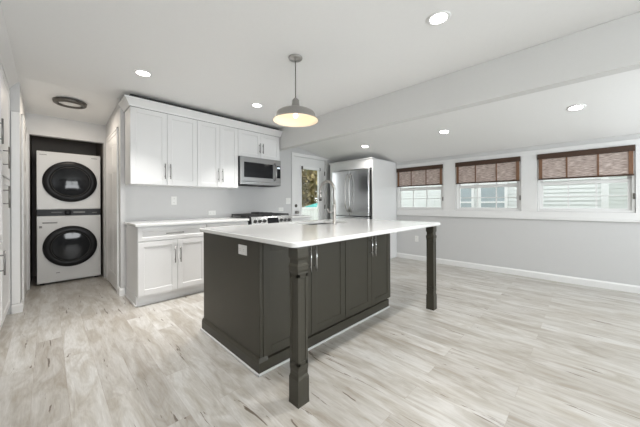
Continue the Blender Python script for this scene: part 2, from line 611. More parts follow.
# passage doors
def passage_door(name, x, side, y0, y1, zt_):
    """closed panelled door in a passage wall; side = direction the door faces"""
    d = frame_struct(name)
    mb = MB()
    def bx(p, q, y_, yy, z_, zz, bev=.003):
        a, b = sorted((x + side * p, x + side * q))
        mb.box(a, b, y_, yy, z_, zz, bev)
    for (a, b, t) in ((0, .045, .012), (.045, .065, .018)):
        bx(.001, t, y0 + .065 - b, y0 + .065 - a, 0, zt_ - .065 + b)
        bx(.001, t, y1 - .065 + a, y1 - .065 + b, 0, zt_ - .065 + b)
        bx(.001, t, y0 + .065 - b, y1 - .065 + b, zt_ - .065 + a, zt_ - .065 + b)
    mb.build('door_casing', M['trim'], d)
    mb = MB()
    A, B, H = y0 + .067, y1 - .067, zt_ - .067
    def bx2(p, q, y_, yy, z_, zz, bev=.002):
        a, b = sorted((x + side * p, x + side * q))
        mb.box(a, b, y_, yy, z_, zz, bev)
    bx2(.001, .004, A, B, .01, H)
    for (a, b) in ((A, A + .1), (B - .1, B), ((A + B) / 2 - .05, (A + B) / 2 + .05)):
        bx2(.004, .008, a, b, .01, H)
    for (a, b) in ((.01, .2), (.85, 1.0), (1.55, 1.65), (H - .12, H)):
        bx2(.004, .0078, A, B, a, b)
    mb.build('door_slab', M['trim'], d)
passage_door('door_2', XR, -1, 4.20, 5.10, 2.105)
passage_door('door_3', XL, 1, 4.40, 5.255, 2.125)

# ------------------------------------------------------------------ cabinet builders (local frame: front at y = 0 facing -y, z from the floor)
def bar_handle(parent, m, x, z, ln, vertical, y=-.02, r=.0055, stand=.032):
    mb = MB()
    h = ln / 2
    if vertical:
        mb.tube([(x, y - stand, z - h), (x, y - stand, z + h)], r)
        for s in (-1, 1):
            mb.tube([(x, y - .0005, z + s * h * .62), (x, y - stand, z + s * h * .62)], r * .8)
    else:
        mb.tube([(x - h, y - stand, z), (x + h, y - stand, z)], r)
        for s in (-1, 1):
            mb.tube([(x + s * h * .62, y - .0005, z), (x + s * h * .62, y - stand, z)], r * .8)
    return mb.build('handle', M['handle'] if m is M['nickel'] else m, parent)

def shaker(name, parent, m, x0, x1, z0, z1, fr=.057, y=0.0, th=.020, rec=.006):
    """shaker door or drawer front with a recessed panel, one mesh"""
    mb = MB()
    b = .0018
    yf, yb = y - th, y - .001
    mb.box(x0, x0 + fr, yf, yb, z0, z1, b)
    mb.box(x1 - fr, x1, yf, yb, z0, z1, b)
    mb.box(x0 + fr, x1 - fr, yf, yb, z0, z0 + fr, b)
    mb.box(x0 + fr, x1 - fr, yf, yb, z1 - fr, z1, b)
    mb.box(x0 + fr - .001, x1 - fr + .001, yf + rec, yb, z0 + fr - .001, z1 - fr + .001)
    for s, xx in ((1, x0 + fr), (-1, x1 - fr)):
        mb.prism([(xx, yf + .0012), (xx + s * .003, yf + rec), (xx, yf + rec)], 'z', z0 + fr, z1 - fr)
    for s, zz in ((1, z0 + fr), (-1, z1 - fr)):
        mb.prism([(yf + .0012, zz), (yf + rec, zz + s * .003), (yf + rec, zz)], 'x', x0 + fr, x1 - fr)
    return mb.build(name, m, parent)

# ---- wall cabinets
UY, UZ0, UZ1 = 3.782, 1.368, 2.272
def wall_cabinet(label, x0, x1, z0, split, hz, hl):
    t = thing('wall_cabinet', label, 'cabinet', (x0, UY, z0), 0, 'white wall cabinets')
    W, H, D = x1 - x0, UZ1 - z0, YW - UY - .002
    MB().box(.001, W - .001, 0, D, 0, H, .001).build('cabinet_body', M['cab'], t)
    s = split - x0
    a = shaker('door', t, M['cab'], .002, s - .0015, .004, H - .002)
    bar_handle(a, M['nickel'], s - .030, hz - z0, hl, True)
    b = shaker('door', t, M['cab'], s + .0015, W - .002, .004, H - .002)
    bar_handle(b, M['nickel'], s + .030, hz - z0, hl, True)
    return t
wall_cabinet('white two-door wall cabinet nearest the laundry passage, left end of the upper row', .674, 1.432, UZ0, 1.063, 1.54, .19)
wall_cabinet('white two-door wall cabinet between the left-end cabinet and the microwave', 1.432, 2.036, UZ0, 1.750, 1.54, .19)
wall_cabinet('short white two-door wall cabinet directly above the microwave', 2.036, 2.815, 1.862, 2.438, 2.02, .16)
# crown moulding along the top of the wall cabinets
t = thing('crown_moulding', 'white crown moulding along the top of the wall cabinets under the ceiling', 'moulding')
def crown_pts(o):       # (outward offset, z)
    return [(0, UZ1 + .002), (.012, UZ1 + .002), (.016, UZ1 + .022), (.052, UZ1 + .074), (.062, UZ1 + .078), (.062, UZ1 + .097), (0, UZ1 + .097)]
t_m = bmesh.new()
Y0 = UY - .020
left, right = .674, 2.832
rows = []
for (o, z) in crown_pts(0):
    rows.append([t_m.verts.new((left - o, YW - .002, z)), t_m.verts.new((left - o, Y0 - o, z)), t_m.verts.new((right, Y0 - o, z))])
n = len(rows)
for i in range(n):
    A, B = rows[i], rows[(i + 1) % n]
    for k in (0, 1):
        t_m.faces.new((A[k], A[k + 1], B[k + 1], B[k]))
t_m.faces.new([r[0] for r in rows])
t_m.faces.new([r[2] for r in rows][::-1])
bmesh.ops.recalc_face_normals(t_m, faces=t_m.faces)
mb = MB()
mb._add(t_m)
mb.build('moulding_profile', M['cab'], t)
MB().box(left + .01, right - .004, UY + .02, YW - .01, UZ1 + .003, ZC - .003).build('gap_shadow_block', M['gap'], t)  # dark block painting the shadow between crown and ceiling

# ---- base cabinets
BY = 3.482
CZ0, CZ1 = .884, .914
def base_cabinet(label, x0, x1, split, left_panel=True, handle_r=True):
    t = thing('base_cabinet', label, 'cabinet', (x0, BY, 0), 0, 'white base cabinets')
    W, D = x1 - x0, YW - BY - .002
    MB().box(.001, W - .001, 0, D, .10, CZ0 - .001, .001).build('cabinet_body', M['cab'], t)
    MB().box(.001, W - .001, .05, D, .0, .099).build('toe_kick', M['cab'], t)
    d = shaker('drawer', t, M['cab'], .003, W - .003, .722, .868, .040)
    bar_handle(d, M['nickel'], W / 2 - .005, .797, .19, False)
    s = split - x0
    if split:
        a = shaker('door', t, M['cab'], .003, s - .0015, .125, .712)
        bar_handle(a, M['nickel'], s - .030, .540, .19, True)
        b = shaker('door', t, M['cab'], s + .0015, W - .003, .125, .712)
        bar_handle(b, M['nickel'], s + .030, .540, .19, True)
    else:
        a = shaker('door', t, M['cab'], .003, W - .003, .125, .712)
        bar_handle(a, M['nickel'], W - .035, .540, .19, True)
    return t
bc = base_cabinet('white base cabinet with one wide drawer over two doors, left end of the counter run', .684, 1.428, 1.083)
MB().box(-.004, .001, .05, YW - BY - .004, .0, .10).build('end_skirt', M['cab'], bc)
mb = MB()
mb.box(-.016, .742, .034, .049, 0, .018, .004)
mb.box(-.018, -.005, .034, YW - BY - .02, 0, .018, .004)
mb.build('shoe_moulding', M['cab'], bc)
base_cabinet('white base cabinet beside the left flank of the range, mostly behind the island', 1.430, 2.030, 1.73)
base_cabinet('small white base cabinet right of the range beside the glazed door', 2.832, 3.255, 0)
# worktops
tag(MB().box(.660, 2.034, BY - .040, YW - .003, CZ0, CZ1, .004).build('countertop', M['quartz']), 'long white quartz countertop on the left base cabinets', 'countertop')
tag(MB().box(2.830, 3.275, BY - .040, YW - .003, CZ0, CZ1, .004).build('countertop', M['quartz']), 'short white quartz countertop right of the range', 'countertop')

# ---- microwave
MX0, MX1, MZ0, MZ1 = 2.040, 2.796, 1.425, 1.858
t = thing('microwave', 'stainless over-the-range microwave under the short wall cabinet', 'microwave', (MX0, 3.70, MZ0))
W, H = MX1 - MX0, MZ1 - MZ0
MB().box(0, W, .03, YW - 3.70 - .004, 0, H - .002, .003).build('microwave_body', M['black'], t)
# door with a window, left 86 %
dw = W * .865
mb = MB()
mb.box(.002, .060, 0, .029, .05, H - .004, .003)
mb.box(dw - .062, dw, 0, .029, .05, H - .004, .003)
mb.box(.060, dw - .062, 0, .029, .05, .115, .003)
mb.box(.060, dw - .062, 0, .029, H - .085, H - .004, .003)
dr = mb.build('microwave_door', M['steel'], t)
MB().box(.058, dw - .060, .004, .028, .113, H - .083).build('door_window', M['dglass'], dr)
mb = MB()
hx = dw - .030
mb.tube([(hx, -.003, .085), (hx, -.030, .10), (hx, -.046, .16), (hx, -.048, .22), (hx, -.046, .28), (hx, -.030, .345), (hx, -.003, .36)], .011)
mb.build('handle', M['steel'], dr)
mb = MB()
mb.box(dw + .002, W - .002, .002, .029, .05, H - .004, .003)
cp = mb.build('control_panel', M['steel'], t)
MB().box(dw + .016, W - .014, -.001, .004, .13, H - .10, .001).build('keypad', M['dglass'], cp)
MB().box(dw + .024, W - .022, -.0025, .0, H - .145, H - .118).build('display', M['dial'], cp)
mb = MB()
mb.box(.002, W - .002, .004, .029, .004, .048, .003)
mb.build('bottom_trim', M['steel'], t)
for k in range(2):
    MB().box(.08 + k * .38, .40 + k * .38 - .06, .08, .26, -.006, -.001, .002).build('grease_filter', M['gap'], t)

# ---- range
GXa, GXb = 2.050, 2.826
t = thing('range', 'stainless gas range with black grates and front knobs between the counters', 'range', (GXa, 3.43, 0))
W = GXb - GXa
D = YW - 3.43 - .005
MB().box(0, W, .05, D, .03, .905, .003).build('range_body', M['black'], t)
mb = MB()
mb.prism([(.0, .80), (.052, .80), (.052, .935), (.038, .935)], 'x', .0225, W - .004)
cp = mb.build('control_panel', M['fsteel'], t)
MB().prism([(-.004, .795), (.054, .795), (.054, .938), (.034, .938)], 'x', -.004, .022).build('end_cap', M['black'], cp)
ang = math.atan2(.038, .135)
KM = Matrix.Rotation(-ang, 4, 'X')
for i, x in enumerate((.085, .165, .245, .555, .635, .715)):
    base = Vector((x, .019, .868))
    MB().lathe([(0, 0), (.026, 0), (.026, .004), (.021, .007), (.018, .030), (.015, .034), (0, .034)], 20,
               Matrix.Translation(base) @ KM @ RX90).build('knob', M['knob'], cp)
mb = MB()
mb.box(.300, .505, -.004, .001, -.045, .045, .001, mtx=Matrix.Translation((0, .019, .868)) @ KM)
mb.build('display', M['dglass'], cp)
MB().box(.002, W - .002, .055, D, .906, .918, .003).build('cooktop', M['iron'], t)
for k in range(3):
    x0 = .012 + k * (W - .024) / 3
    x1 = x0 + (W - .024) / 3 - .004
    mb = MB()
    for x in (x0, x1 - .014):
        mb.box(x, x + .014, .085, D - .05, .944, .968, .003)
    for y in (.085, .235, .385, D - .064):
        mb.box(x0, x1, y, y + .014, .944, .968, .003)
    xm = (x0 + x1) / 2
    mb.box(xm - .006, xm + .006, .085, D - .05, .946, .968, .002)
    for x in (x0, x1 - .014):
        for y in (.086, D - .064):
            mb.box(x, x + .013, y, y + .013, .919, .946)
    if k == 1:
        for y in (.12, .25, .38, .50):
            mb.box(xm - .075, xm + .075, y, y + .012, .966, .992, .004)
    mb.build('grate', M['iron'], t)
    for y in (.17, .46):
        MB().lathe([(0, .919), (.045, .919), (.045, .928), (.034, .930), (.034, .936), (0, .937)], 20, Matrix.Translation((xm, y, 0))).build('burner', M['iron'], t)
mb = MB()
mb.box(.004, W - .004, .012, .049, .19, .785, .004)
od = mb.build('oven_door', M['steel'], t)
MB().box(.10, W - .10, .008, .013, .30, .64, .001).build('oven_window', M['dglass'], od)
bar_handle(od, M['steel'], W / 2, .735, .62, False, y=.012, r=.011, stand=.05)
MB().box(.004, W - .004, .014, .049, .035, .182, .004).build('warming_drawer', M['steel'], t)

# ------------------------------------------------------------------ island
IX0, IX1, IY0, IY1 = .990, 2.672, 1.548, 2.462
t = thing('kitchen_island', 'charcoal painted kitchen island base with doors, end panel and two square legs', 'kitchen island', (0, 0, 0))
mb = MB()
mb.box(IX0 + .02, IX1, IY0 + .022, IY1, .105, .125)
mb.box(IX0 + .02, IX1, IY0 + .022, IY0 + .040, .125, CZ0 - .001)
mb.box(IX0 + .02, IX1, IY1 - .018, IY1, .125, CZ0 - .001)
for x in (IX0 + .02, 1.84, IX1 - .018):
    mb.box(x, x + .018, IY0 + .040, IY1 - .018, .125, CZ0 - .001)
mb.build('island_body', M['dark'], t)
MB().box(IX0 + .02, IX1 - .06, IY0 + .085, IY1 - .06, 0, .104).build('toe_kick', M['dark'], t)
ep = MB().box(IX0, IX0 + .0195, IY0 + .004, IY1 + .004, .0, CZ0 - .001, .002).build('end_panel', M['dark'], t)
# base moulding round the end panel, turning the corner on the door side
mb = MB()
prof = [(0, .001), (.014, .001), (.014, .075), (.008, .092), (.003, .100), (0, .100)]
tm = bmesh.new()
rows = []
for o, z in prof:
    rows.append([tm.verts.new((IX0 - .001 - o, IY1 + .012, z)), tm.verts.new((IX0 - .001 - o, IY0 + .003 - o, z)), tm.verts.new((IX0 + .060, IY0 + .003 - o, z)), ])
n = len(rows)
for i in range(n):
    A, B = rows[i], rows[(i + 1) % n]
    for k in (0, 1):
        tm.faces.new((A[k], A[k + 1], B[k + 1], B[k]))
tm.faces.new([r[0] for r in rows])
tm.faces.new([r[2] for r in rows][::-1])
bmesh.ops.recalc_face_normals(tm, faces=tm.faces)
mb._add(tm)
mb.build('base_moulding', M['dark'], t)
# pale shoe moulding on the floor
mb = MB()
mb.box(IX0 - .030, IX0 - .0155, IY0 - .026, IY1 + .02, 0, .014, .005)
mb.box(IX0 - .030, IX1 - .055, IY0 - .0260, IY0 - .0115, 0, .014, .005)
mb.build('shoe_moulding', M['wall'], t)
MB().box(IX0 + .06, IX1 - .06, IY0 - .011, IY0 + .084, .0, .084).build('plinth', M['dark'], t)
# filler stile and the four doors facing the camera
MB().box(IX0 + .001, 1.0145, IY0 + .002, IY0 + .0035, .088, CZ0 - .001, .002).build('filler_stile', M['dark'], t)
edges = [1.016, 1.462, 1.884, 2.300, 2.668]
tops = .868
Lo = frame = None
for i in range(4):
    a, b = edges[i], edges[i + 1]
    gl = .0035 if i == 2 else .0018
    dr = shaker('door', t, M['dark'], a + gl, b - (.0035 if i == 1 else .0018), .092, tops, .062, y=IY0 + .021, th=.021)
    hx = b - .030 if i % 2 == 0 else a + .030
    if i == 2:
        hx = b - .030
    bar_handle(dr, M['fsteel'], hx, .700, .20, True, y=IY0)
# square panelled legs under the overhang
def island_leg(cx, cy):
    r = .0405
    mb = MB()
    def sq(z0, z1, r0, r1):
        pts = []
        tt = bmesh.new()
        A = [tt.verts.new((cx + sx * r0, cy + sy * r0, z0)) for sx, sy in ((-1, -1), (1, -1), (1, 1), (-1, 1))]
        B = [tt.verts.new((cx + sx * r1, cy + sy * r1, z1)) for sx, sy in ((-1, -1), (1, -1), (1, 1), (-1, 1))]
        tt.faces.new(A[::-1])
        tt.faces.new(B)
        for k in range(4):
            tt.faces.new((A[k], A[(k + 1) % 4], B[(k + 1) % 4], B[k]))
        bmesh.ops.recalc_face_normals(tt, faces=tt.faces)
        mb._add(tt)
    sq(.0, .012, r + .001, r + .001)
    sq(.012, .020, r + .001, r)
    sq(.020, .148, r, r)
    sq(.148, .166, r, r - .005)
    sq(.166, .186, r - .005, r - .005)
    sq(.186, .200, r - .005, r - .003)
    sq(.200, .222, r - .003, r - .003)
    s0, s1, rs = .222, .738, r - .0075
    sq(s0, s1, rs, rs)
    # raised corner posts and rails leave a recessed panel on each face
    e = .0042
    for sx, sy in ((-1, -1), (1, -1), (1, 1), (-1, 1)):
        xa, xb = sorted((cx + sx * (rs + e), cx + sx * (rs - .014)))
        ya_, yb_ = sorted((cy + sy * (rs + e), cy + sy * (rs - .014)))
        mb.box(xa, xb, ya_, yb_, s0, s1, .002)
    mb.box(cx - rs - e, cx + rs + e, cy - rs - e, cy + rs + e, s0, s0 + .022, .002)
    mb.box(cx - rs - e, cx + rs + e, cy - rs - e, cy + rs + e, s1 - .022, s1, .002)
    sq(.738, .748, r - .002, r - .003)
    sq(.748, .760, r - .003, r)
    sq(.760, .782, r, r)
    sq(.782, .794, r, r - .006)
    sq(.794, .816, r - .006, r - .006)
    sq(.816, .830, r - .006, r)
    sq(.830, CZ0 - .001, r, r)
    return mb.build('leg', M['dark'], t)
island_leg(1.009, 1.174)
island_leg(2.890, 1.186)
# countertop with the sink cut-out and rounded corners
SX0, SX1, SY0, SY1 = 1.870, 2.470, 1.965, 2.365
KX0, KX1, KY0, KY1 = .955, 3.078, 1.150, 2.495
tm = bmesh.new()
def rrect(x0, x1, y0, y1, r, n=7):
    out = []
    for cx, cy, a0 in ((x1 - r, y1 - r, 0), (x0 + r, y1 - r, 90), (x0 + r, y0 + r, 180), (x1 - r, y0 + r, 270)):
        for k in range(n + 1):
            a = R(a0 + 90 * k / n)
            out.append((cx + r * math.cos(a), cy + r * math.sin(a)))
    return out
def ring_loop(pts, z):
    return [tm.verts.new((x, y, z)) for x, y in pts]
bv = .004
O, Oi = rrect(KX0, KX1, KY0, KY1, .035), rrect(KX0 + bv, KX1 - bv, KY0 + bv, KY1 - bv, .032)
I = rrect(SX0, SX1, SY0, SY1, .03)
ob0, ob1 = ring_loop(Oi, CZ0), ring_loop(O, CZ0 + bv)
ot1, ot0 = ring_loop(O, CZ1 - bv), ring_loop(Oi, CZ1)
ib, it = ring_loop(I, CZ0), ring_loop(I, CZ1)
def strip(A, B, sm=False):
    for k in range(len(A)):
        f = tm.faces.new((A[k], A[(k + 1) % len(A)], B[(k + 1) % len(A)], B[k]))
for A, B in ((ob0, ob1), (ob1, ot1), (ot1, ot0), (ot0, it), (it, ib), (ib, ob0)):
    strip(A, B)
bmesh.ops.recalc_face_normals(tm, faces=tm.faces)
mb = MB()
mb._add(tm)
tag(mb.build('island_countertop', M['quartz']), 'wide white quartz countertop overhanging the charcoal island', 'countertop')
# sink
t = thing('sink', 'stainless undermount sink set into the island countertop', 'sink', (0, 0, 0))
mb = MB()
a, b, c, d = SX0 - .004, SX1 + .004, SY0 - .004, SY1 + .004
zb = .67
for (p, q, r, s) in ((a - .003, a, c, d), (b, b + .003, c, d)):
    mb.box(p, q, r, s, zb, CZ0 - .001)
for (r, s) in ((c - .003, c), (d, d + .003)):
    mb.box(a - .003, b + .003, r, s, zb, CZ0 - .001)
mb.box(a - .003, b + .003, c - .003, d + .003, zb - .003, zb)
mb.build('basin', M['steel'], t)
MB().lathe([(0, 0), (.04, 0), (.045, .003), (0, .004)], 20, Matrix.Translation(((a + b) / 2, (c + d) / 2, zb + .0005))).build('drain', M['nickel'], t)
# faucet
fx, fy = 2.148, 1.912
t = thing('faucet', 'tall brushed nickel gooseneck pull-down faucet at the island sink', 'faucet', (fx, fy, CZ1))
MB().lathe([(0, 0), (.027, 0), (.027, .006), (.019, .012), (.0205, .20), (.017, .206), (0, .207)], 24).build('faucet_body', M['nickel'], t)
rr = .105
pts = [(0, 0, .19), (0, 0, .27), (0, 0, .352)]
for k in range(1, 17):
    a = math.pi * k / 16
    pts.append((0, rr - rr * math.cos(a), .352 + rr * math.sin(a)))
pts.append((0, 2 * rr, .325))
MB().tube(pts, .0165).build('spout', M['nickel'], t)
sh = MB().lathe([(0, .328), (.0175, .328), (.019, .30), (.020, .262), (0, .262)], 20, Matrix.Translation((0, 2 * rr, 0))).build('spray_head', M['nickel'], t)
MB().lathe([(0, .2615), (.0165, .2615), (.0155, .246), (0, .246)], 20, Matrix.Translation((0, 2 * rr, 0))).build('nozzle', M['black'], sh)
mb = MB()
mb.tube([(-.014, .010, .125), (-.055, .043, .125)], .011)
hd = mb.build('handle_hub', M['nickel'], t)
MB().tube([(-.050, .039, .108), (-.052, .041, .132), (-.058, .046, .170)], [.006, .0065, .005]).build('lever', M['nickel'], hd)

# outlet on the island end panel etc.
def outlet(kind, label, loc, rz, horizontal=False):
    """local: faces -y"""
    t = thing('light_switch' if kind == 'switch' else 'wall_outlet', label, 'switch' if kind == 'switch' else 'outlet', loc, rz)
    w_, h_ = (.115, .07) if horizontal else (.118 if kind == 'switch' else .07, .115)
    pl = MB().box(-w_ / 2, w_ / 2, -.006, -.001, -h_ / 2, h_ / 2, .002).build('plate', M['plastic'], t)
    if kind == 'switch':
        for x in (-.029, .029):
            MB().box(x - .012, x + .012, -.011, -.0065, -.026, .026, .002).build('rocker', M['plastic'], t)
    else:
        for s in (-1, 1):
            cx, cz = (s * .026, 0) if horizontal else (0, s * .026)
            so = MB().box(cx - .015, cx + .015, -.0085, -.0065, cz - .014, cz + .014, .001).build('socket', M['plastic'], t)
            mb = MB()
            for k in (-1, 1):
                if horizontal:
                    mb.box(cx - .005, cx + .005, -.0095, -.0086, cz + k * .006 - .001, cz + k * .006 + .001)
                else:
                    mb.box(cx + k * .006 - .001, cx + k * .006 + .001, -.0095, -.0086, cz - .005, cz + .005)
            mb.build('slots', M['slot'], so)
    return t
outlet('outlet', 'white outlet on the charcoal end panel of the island', (IX0, 1.765, .800), -90, True)
outlet('outlet', 'upright white outlet on the backsplash under the left-end wall cabinet', (1.235, YW, 1.177), 0)
outlet('outlet', 'sideways white outlet low on the backsplash left of the range', (1.771, YW, .990), 0, True)
outlet('switch', 'white light switch on the wall between microwave and glazed door', (3.252, YW, 1.178), 0)
outlet('outlet', 'white outlet on the backsplash behind the right end of the range', (3.08, YW, 1.02), 0, True)
outlet('outlet', 'white outlet low on the grey wall under the windows', (XW, 2.397, .421), -90)

# ------------------------------------------------------------------ fridge and its enclosure (local: faces -y, rotated -90 so it faces -X)
FXc = 4.258
t = thing('fridge_cabinet', 'tall white cabinet surround built round the refrigerator beside the windows', 'cabinet', (FXc, 3.905, 0), -90)
Wd, D = 3.905 - 2.832, XW - FXc - .003
MB().box(.002, .075, 0, D, 0, 1.962, .002).build('side_panel', M['cab'], t)
MB().box(Wd - .022, Wd, 0, D, 0, 1.962, .002).build('side_panel', M['cab'], t)
MB().box(.076, Wd - .023, .0, D, 1.825, 1.890, .001).build('cabinet_box', M['cab'], t)
MB().box(.076, Wd - .023, -.003, .02, 1.800, 1.9625, .002).build('header_panel', M['cab'], t)
mb = MB()
mb.prism([(-.018, 1.963), (-.024, 1.967), (-.028, 1.982), (.02, 1.982), (.02, 1.963)], 'x', -.005, Wd + .010)
mb.prism([(.0, 1.963), (D - .06, 1.963), (D - .06, 1.974), (.0, 1.974)], 'x', .0, Wd + .004)
mb.build('top_moulding', M['cab'], t)

FW = .906
t = thing('refrigerator', 'stainless french-door refrigerator in the white tall surround', 'refrigerator', (4.172, 3.773, 0), -90)
MB().box(.004, FW - .004, .062, .80, .02, 1.756, .004).build('fridge_body', M['black'], t)
def fdoor(x0, x1, hs, nm, z0, z1):
    o = MB().box(x0, x1, 0, .058, z0, z1, .010, 3).build(nm, M['fsteel'], t)
    return o
half = FW / 2
a = fdoor(.003, half - .003, 1, 'door', .885, 1.778)
b = fdoor(half + .003, FW - .003, -1, 'door', .885, 1.778)
for dr, hx, s in ((a, half - .040, -1), (b, half + .040, 1)):
    pts = []
    for k in range(13):
        u = k / 12
        z = .955 + .75 * u
        bow = math.sin(math.pi * u)
        pts.append((hx + s * (0.0 + .006 * bow), -.002 - .062 * min(1, bow * 1.9) ** .8 - .008 * bow, z))
    MB().tube(pts, .013).build('handle', M['nickel'], dr)
c = fdoor(.003, FW - .003, 0, 'freezer_drawer', .06, .872)
bar_handle(c, M['steel'], half, .79, .74, False, y=0, r=.012, stand=.055)
for x in (.05, FW - .05):
    MB().box(x - .03, x + .03, .012, .10, 1.779, 1.794, .004).build('hinge_cover', M['washer'], t)

# ------------------------------------------------------------------ tall pantry cabinets on the left (local faces -y, rotated +90 -> faces +X)
PXF = -.294
def pantry(label, y0, y1, doors, skirt=True):
    t = thing('pantry_cabinet', label, 'cabinet', (PXF, y0, 0), 90, 'tall white pantry cabinets')
    W, D = y1 - y0, PXF - XA - .003
    MB().box(.001, W - .001, 0, D, .10, 2.33, .001).build('cabinet_body', M['cab'], t)
    MB().box(.001, W - .001, .02, D, 0, .099).build('toe_kick', M['cab'], t)
    for (z0, z1, hx, hz) in doors:
        d = shaker('door', t, M['cab'], .004, W - .004, z0, z1)
        if hx is not None:
            bar_handle(d, M['nickel'], hx, hz, .19, True, r=.006, stand=.036)
    return t
pantry('tall white pantry cabinet at the end of the left wall, next to the passage', 3.555, 4.225, [(.11, 1.375, .055, 1.20), (1.392, 2.325, .055, 1.545)])
pantry('nearer tall white pantry cabinet cut off by the left picture edge', 2.88, 3.553, [(.11, .815, .34, .68), (.83, 1.57, None, 0), (1.585, 2.325, .24, 1.685)])
t = tag(MB().prism([(PXF - .02, 2.332), (PXF + .022, 2.332), (PXF + .030, 2.35), (PXF + .078, 2.415), (PXF + .085, ZC - .002), (PXF - .02, ZC - .002)], 'y', 2.0, 4.226).build('crown_moulding', M['cab']),
        'white crown moulding on top of the tall pantry cabinets at left', 'moulding')

# ------------------------------------------------------------------ laundry tower
LX0, LX1, LY = -.110, .578, 5.385
t = thing('laundry_tower', 'pale grey stacked washer and dryer tower in the dark closet', 'washer dryer', ((LX0 + LX1) / 2, LY, 0))
hw = (LX1 - LX0) / 2
LH = 1.880
MB().box(-hw, hw, .02, .76, .022, 1.0, .006).build('washer_cabinet', M['washer'], t)
MB().box(-hw, hw, .02, .76, 1.002, LH, .006).build('dryer_cabinet', M['washer'], t)
MB().box(-hw, hw, 0, .0195, .030, .968, .007, 3).build('washer_front', M['washer'], t)
MB().box(-hw, hw, 0, .0195, 1.062, LH - .002, .007, 3).build('dryer_front', M['washer'], t)
cp = MB().box(-hw, hw, -.003, .0195, .971, 1.059, .003).build('control_panel', M['black'], t)
MB().lathe([(0, 0), (.040, 0), (.038, .016), (.030, .020), (0, .020)], 28, Matrix.Translation((-.03, -.0035, 1.015)) @ RX90).build('dial', M['black'], cp)
MB().box(-.20, -.085, -.0045, -.0035, 1.016, 1.022).build('cycle_marks', M['slot'], cp)
MB().box(.03, .16, -.0045, -.0035, 1.006, 1.026).build('display', M['slot'], cp)
MB().box(.24, .30, -.0045, -.0035, 1.004, 1.010).build('cycle_marks', M['slot'], cp)
def round_door(zc, nm):
    D_ = Matrix.Translation((0.005, -.0005, zc)) @ RX90
    prof = [(.292, 0), (.296, .010), (.292, .022), (.280, .030), (.240, .034), (.225, .033)]
    rim = MB().lathe([(0.0, 0), (.292, 0)] + prof[1:] + [(.222, .030), (0, .030)], 64, D_).build(nm, M['black'], t)
    bowl = [(.2215, .0305)]
    for k in range(1, 9):
        a = k / 8
        bowl.append((.2215 * (1 - a) if k < 8 else 0, .0305 + .012 * math.sin(a * math.pi / 2)))
    MB().lathe([(0, .0302)] + bowl, 64, D_).build('door_glass', M['dglass'], rim)
    ring = MB().lathe([(.206, .036), (.211, .0385), (.216, .036)], 64, D_)
    ring.build('glass_ring', M['gap'], rim)
round_door(1.462, 'dryer_door')
round_door(.522, 'washer_door')
mb = MB()
mb.box(-hw + .055, -hw + .205, -.004, -.0005, .862, .882, .002)
mb.build('detergent_pull', M['slot'], t)
MB().box(-hw + .022, -hw + .052, -.002, -.0005, .800, .832).build('energy_badge', M['slot'], t)
MB().box(-hw + .028, -hw + .10, -.0015, -.0004, LH - .055, LH - .046).build('badge', M['slot'], t)
MB().box(hw - .11, hw - .04, -.0015, -.0004, LH - .055, LH - .046).build('badge', M['slot'], t)
MB().box(-hw + .10, -hw + .24, -.0015, -.0004, .06, .175, .0005).build('filter_cover', M['washer'], t)
MB().box(-.155, -.115, -.003, -.0016, .150, .160).build('filter_latch', M['slot'], t)
for sx in (-1, 1):
    for y in (.06, .70):
        MB().lathe([(0, 0), (.024, 0), (.024, .021), (0, .021)], 16, Matrix.Translation((sx * (hw - .05), y, 0))).build('foot', M['black'], t)

# ------------------------------------------------------------------ woven shades
def shade(label, a, b):
    t = thing('woven_shade', label, 'blind', (XW, (a + b) / 2, 0), 0, 'woven wood shades')
    h = (b - a) / 2 - .004
    v = MB().box(-.040, -.018, -h, h, 1.766, 1.842, .003).build('valance', M['walnut'], t)
    MB().box(-.0165, .0, -h + .03, h - .03, 1.815, 1.838).build('headrail', M['walnut'], t)
    k0, k1 = -h + .012, h - .014
    tm = bmesh.new()
    nz = 16
    vs_ = []
    for i in range(nz + 1):
        z = 1.482 + (1.83 - 1.482) * i / nz
        x = -.022 + .0012 * math.sin(i * 1.7)
        vs_.append((tm.verts.new((x, k0, z)), tm.verts.new((x, k1, z)), tm.verts.new((x + .002, k0, z)), tm.verts.new((x + .002, k1, z))))
    for p, q in zip(vs_, vs_[1:]):
        tm.faces.new((p[0], p[1], q[1], q[0]))
        tm.faces.new((p[2], q[2], q[3], p[3]))
        tm.faces.new((p[0], q[0], q[2], p[2]))
        tm.faces.new((p[1], p[3], q[3], q[1]))
    mb = MB()
    mb._add(tm)
    f = mb.build('woven_fabric', M['weave'], t)
    W = k1 - k0
    for y, hw_ in ((k0 + .022, .020), (k0 + W / 3, .009), (k0 + 2 * W / 3, .009), (k1 - .022, .020)):  # outer pair are edge tapes; inner pair paints muntin shadows through the fabric
        MB().box(-.0275, -.0242, y - hw_, y + hw_, 1.484, 1.79).build('tape_and_shadow', M['tape_and_shadow'], f)
    MB().box(-.032, -.016, k0 - .004, k1 + .004, 1.462, 1.484, .003).build('bottom_rail', M['walnut'], t)
shade('brown woven wood shade on the window nearest the refrigerator', *WINS[0])
shade('brown woven wood shade on the middle window', *WINS[1])
shade('brown woven wood shade on the rightmost window', *WINS[2])

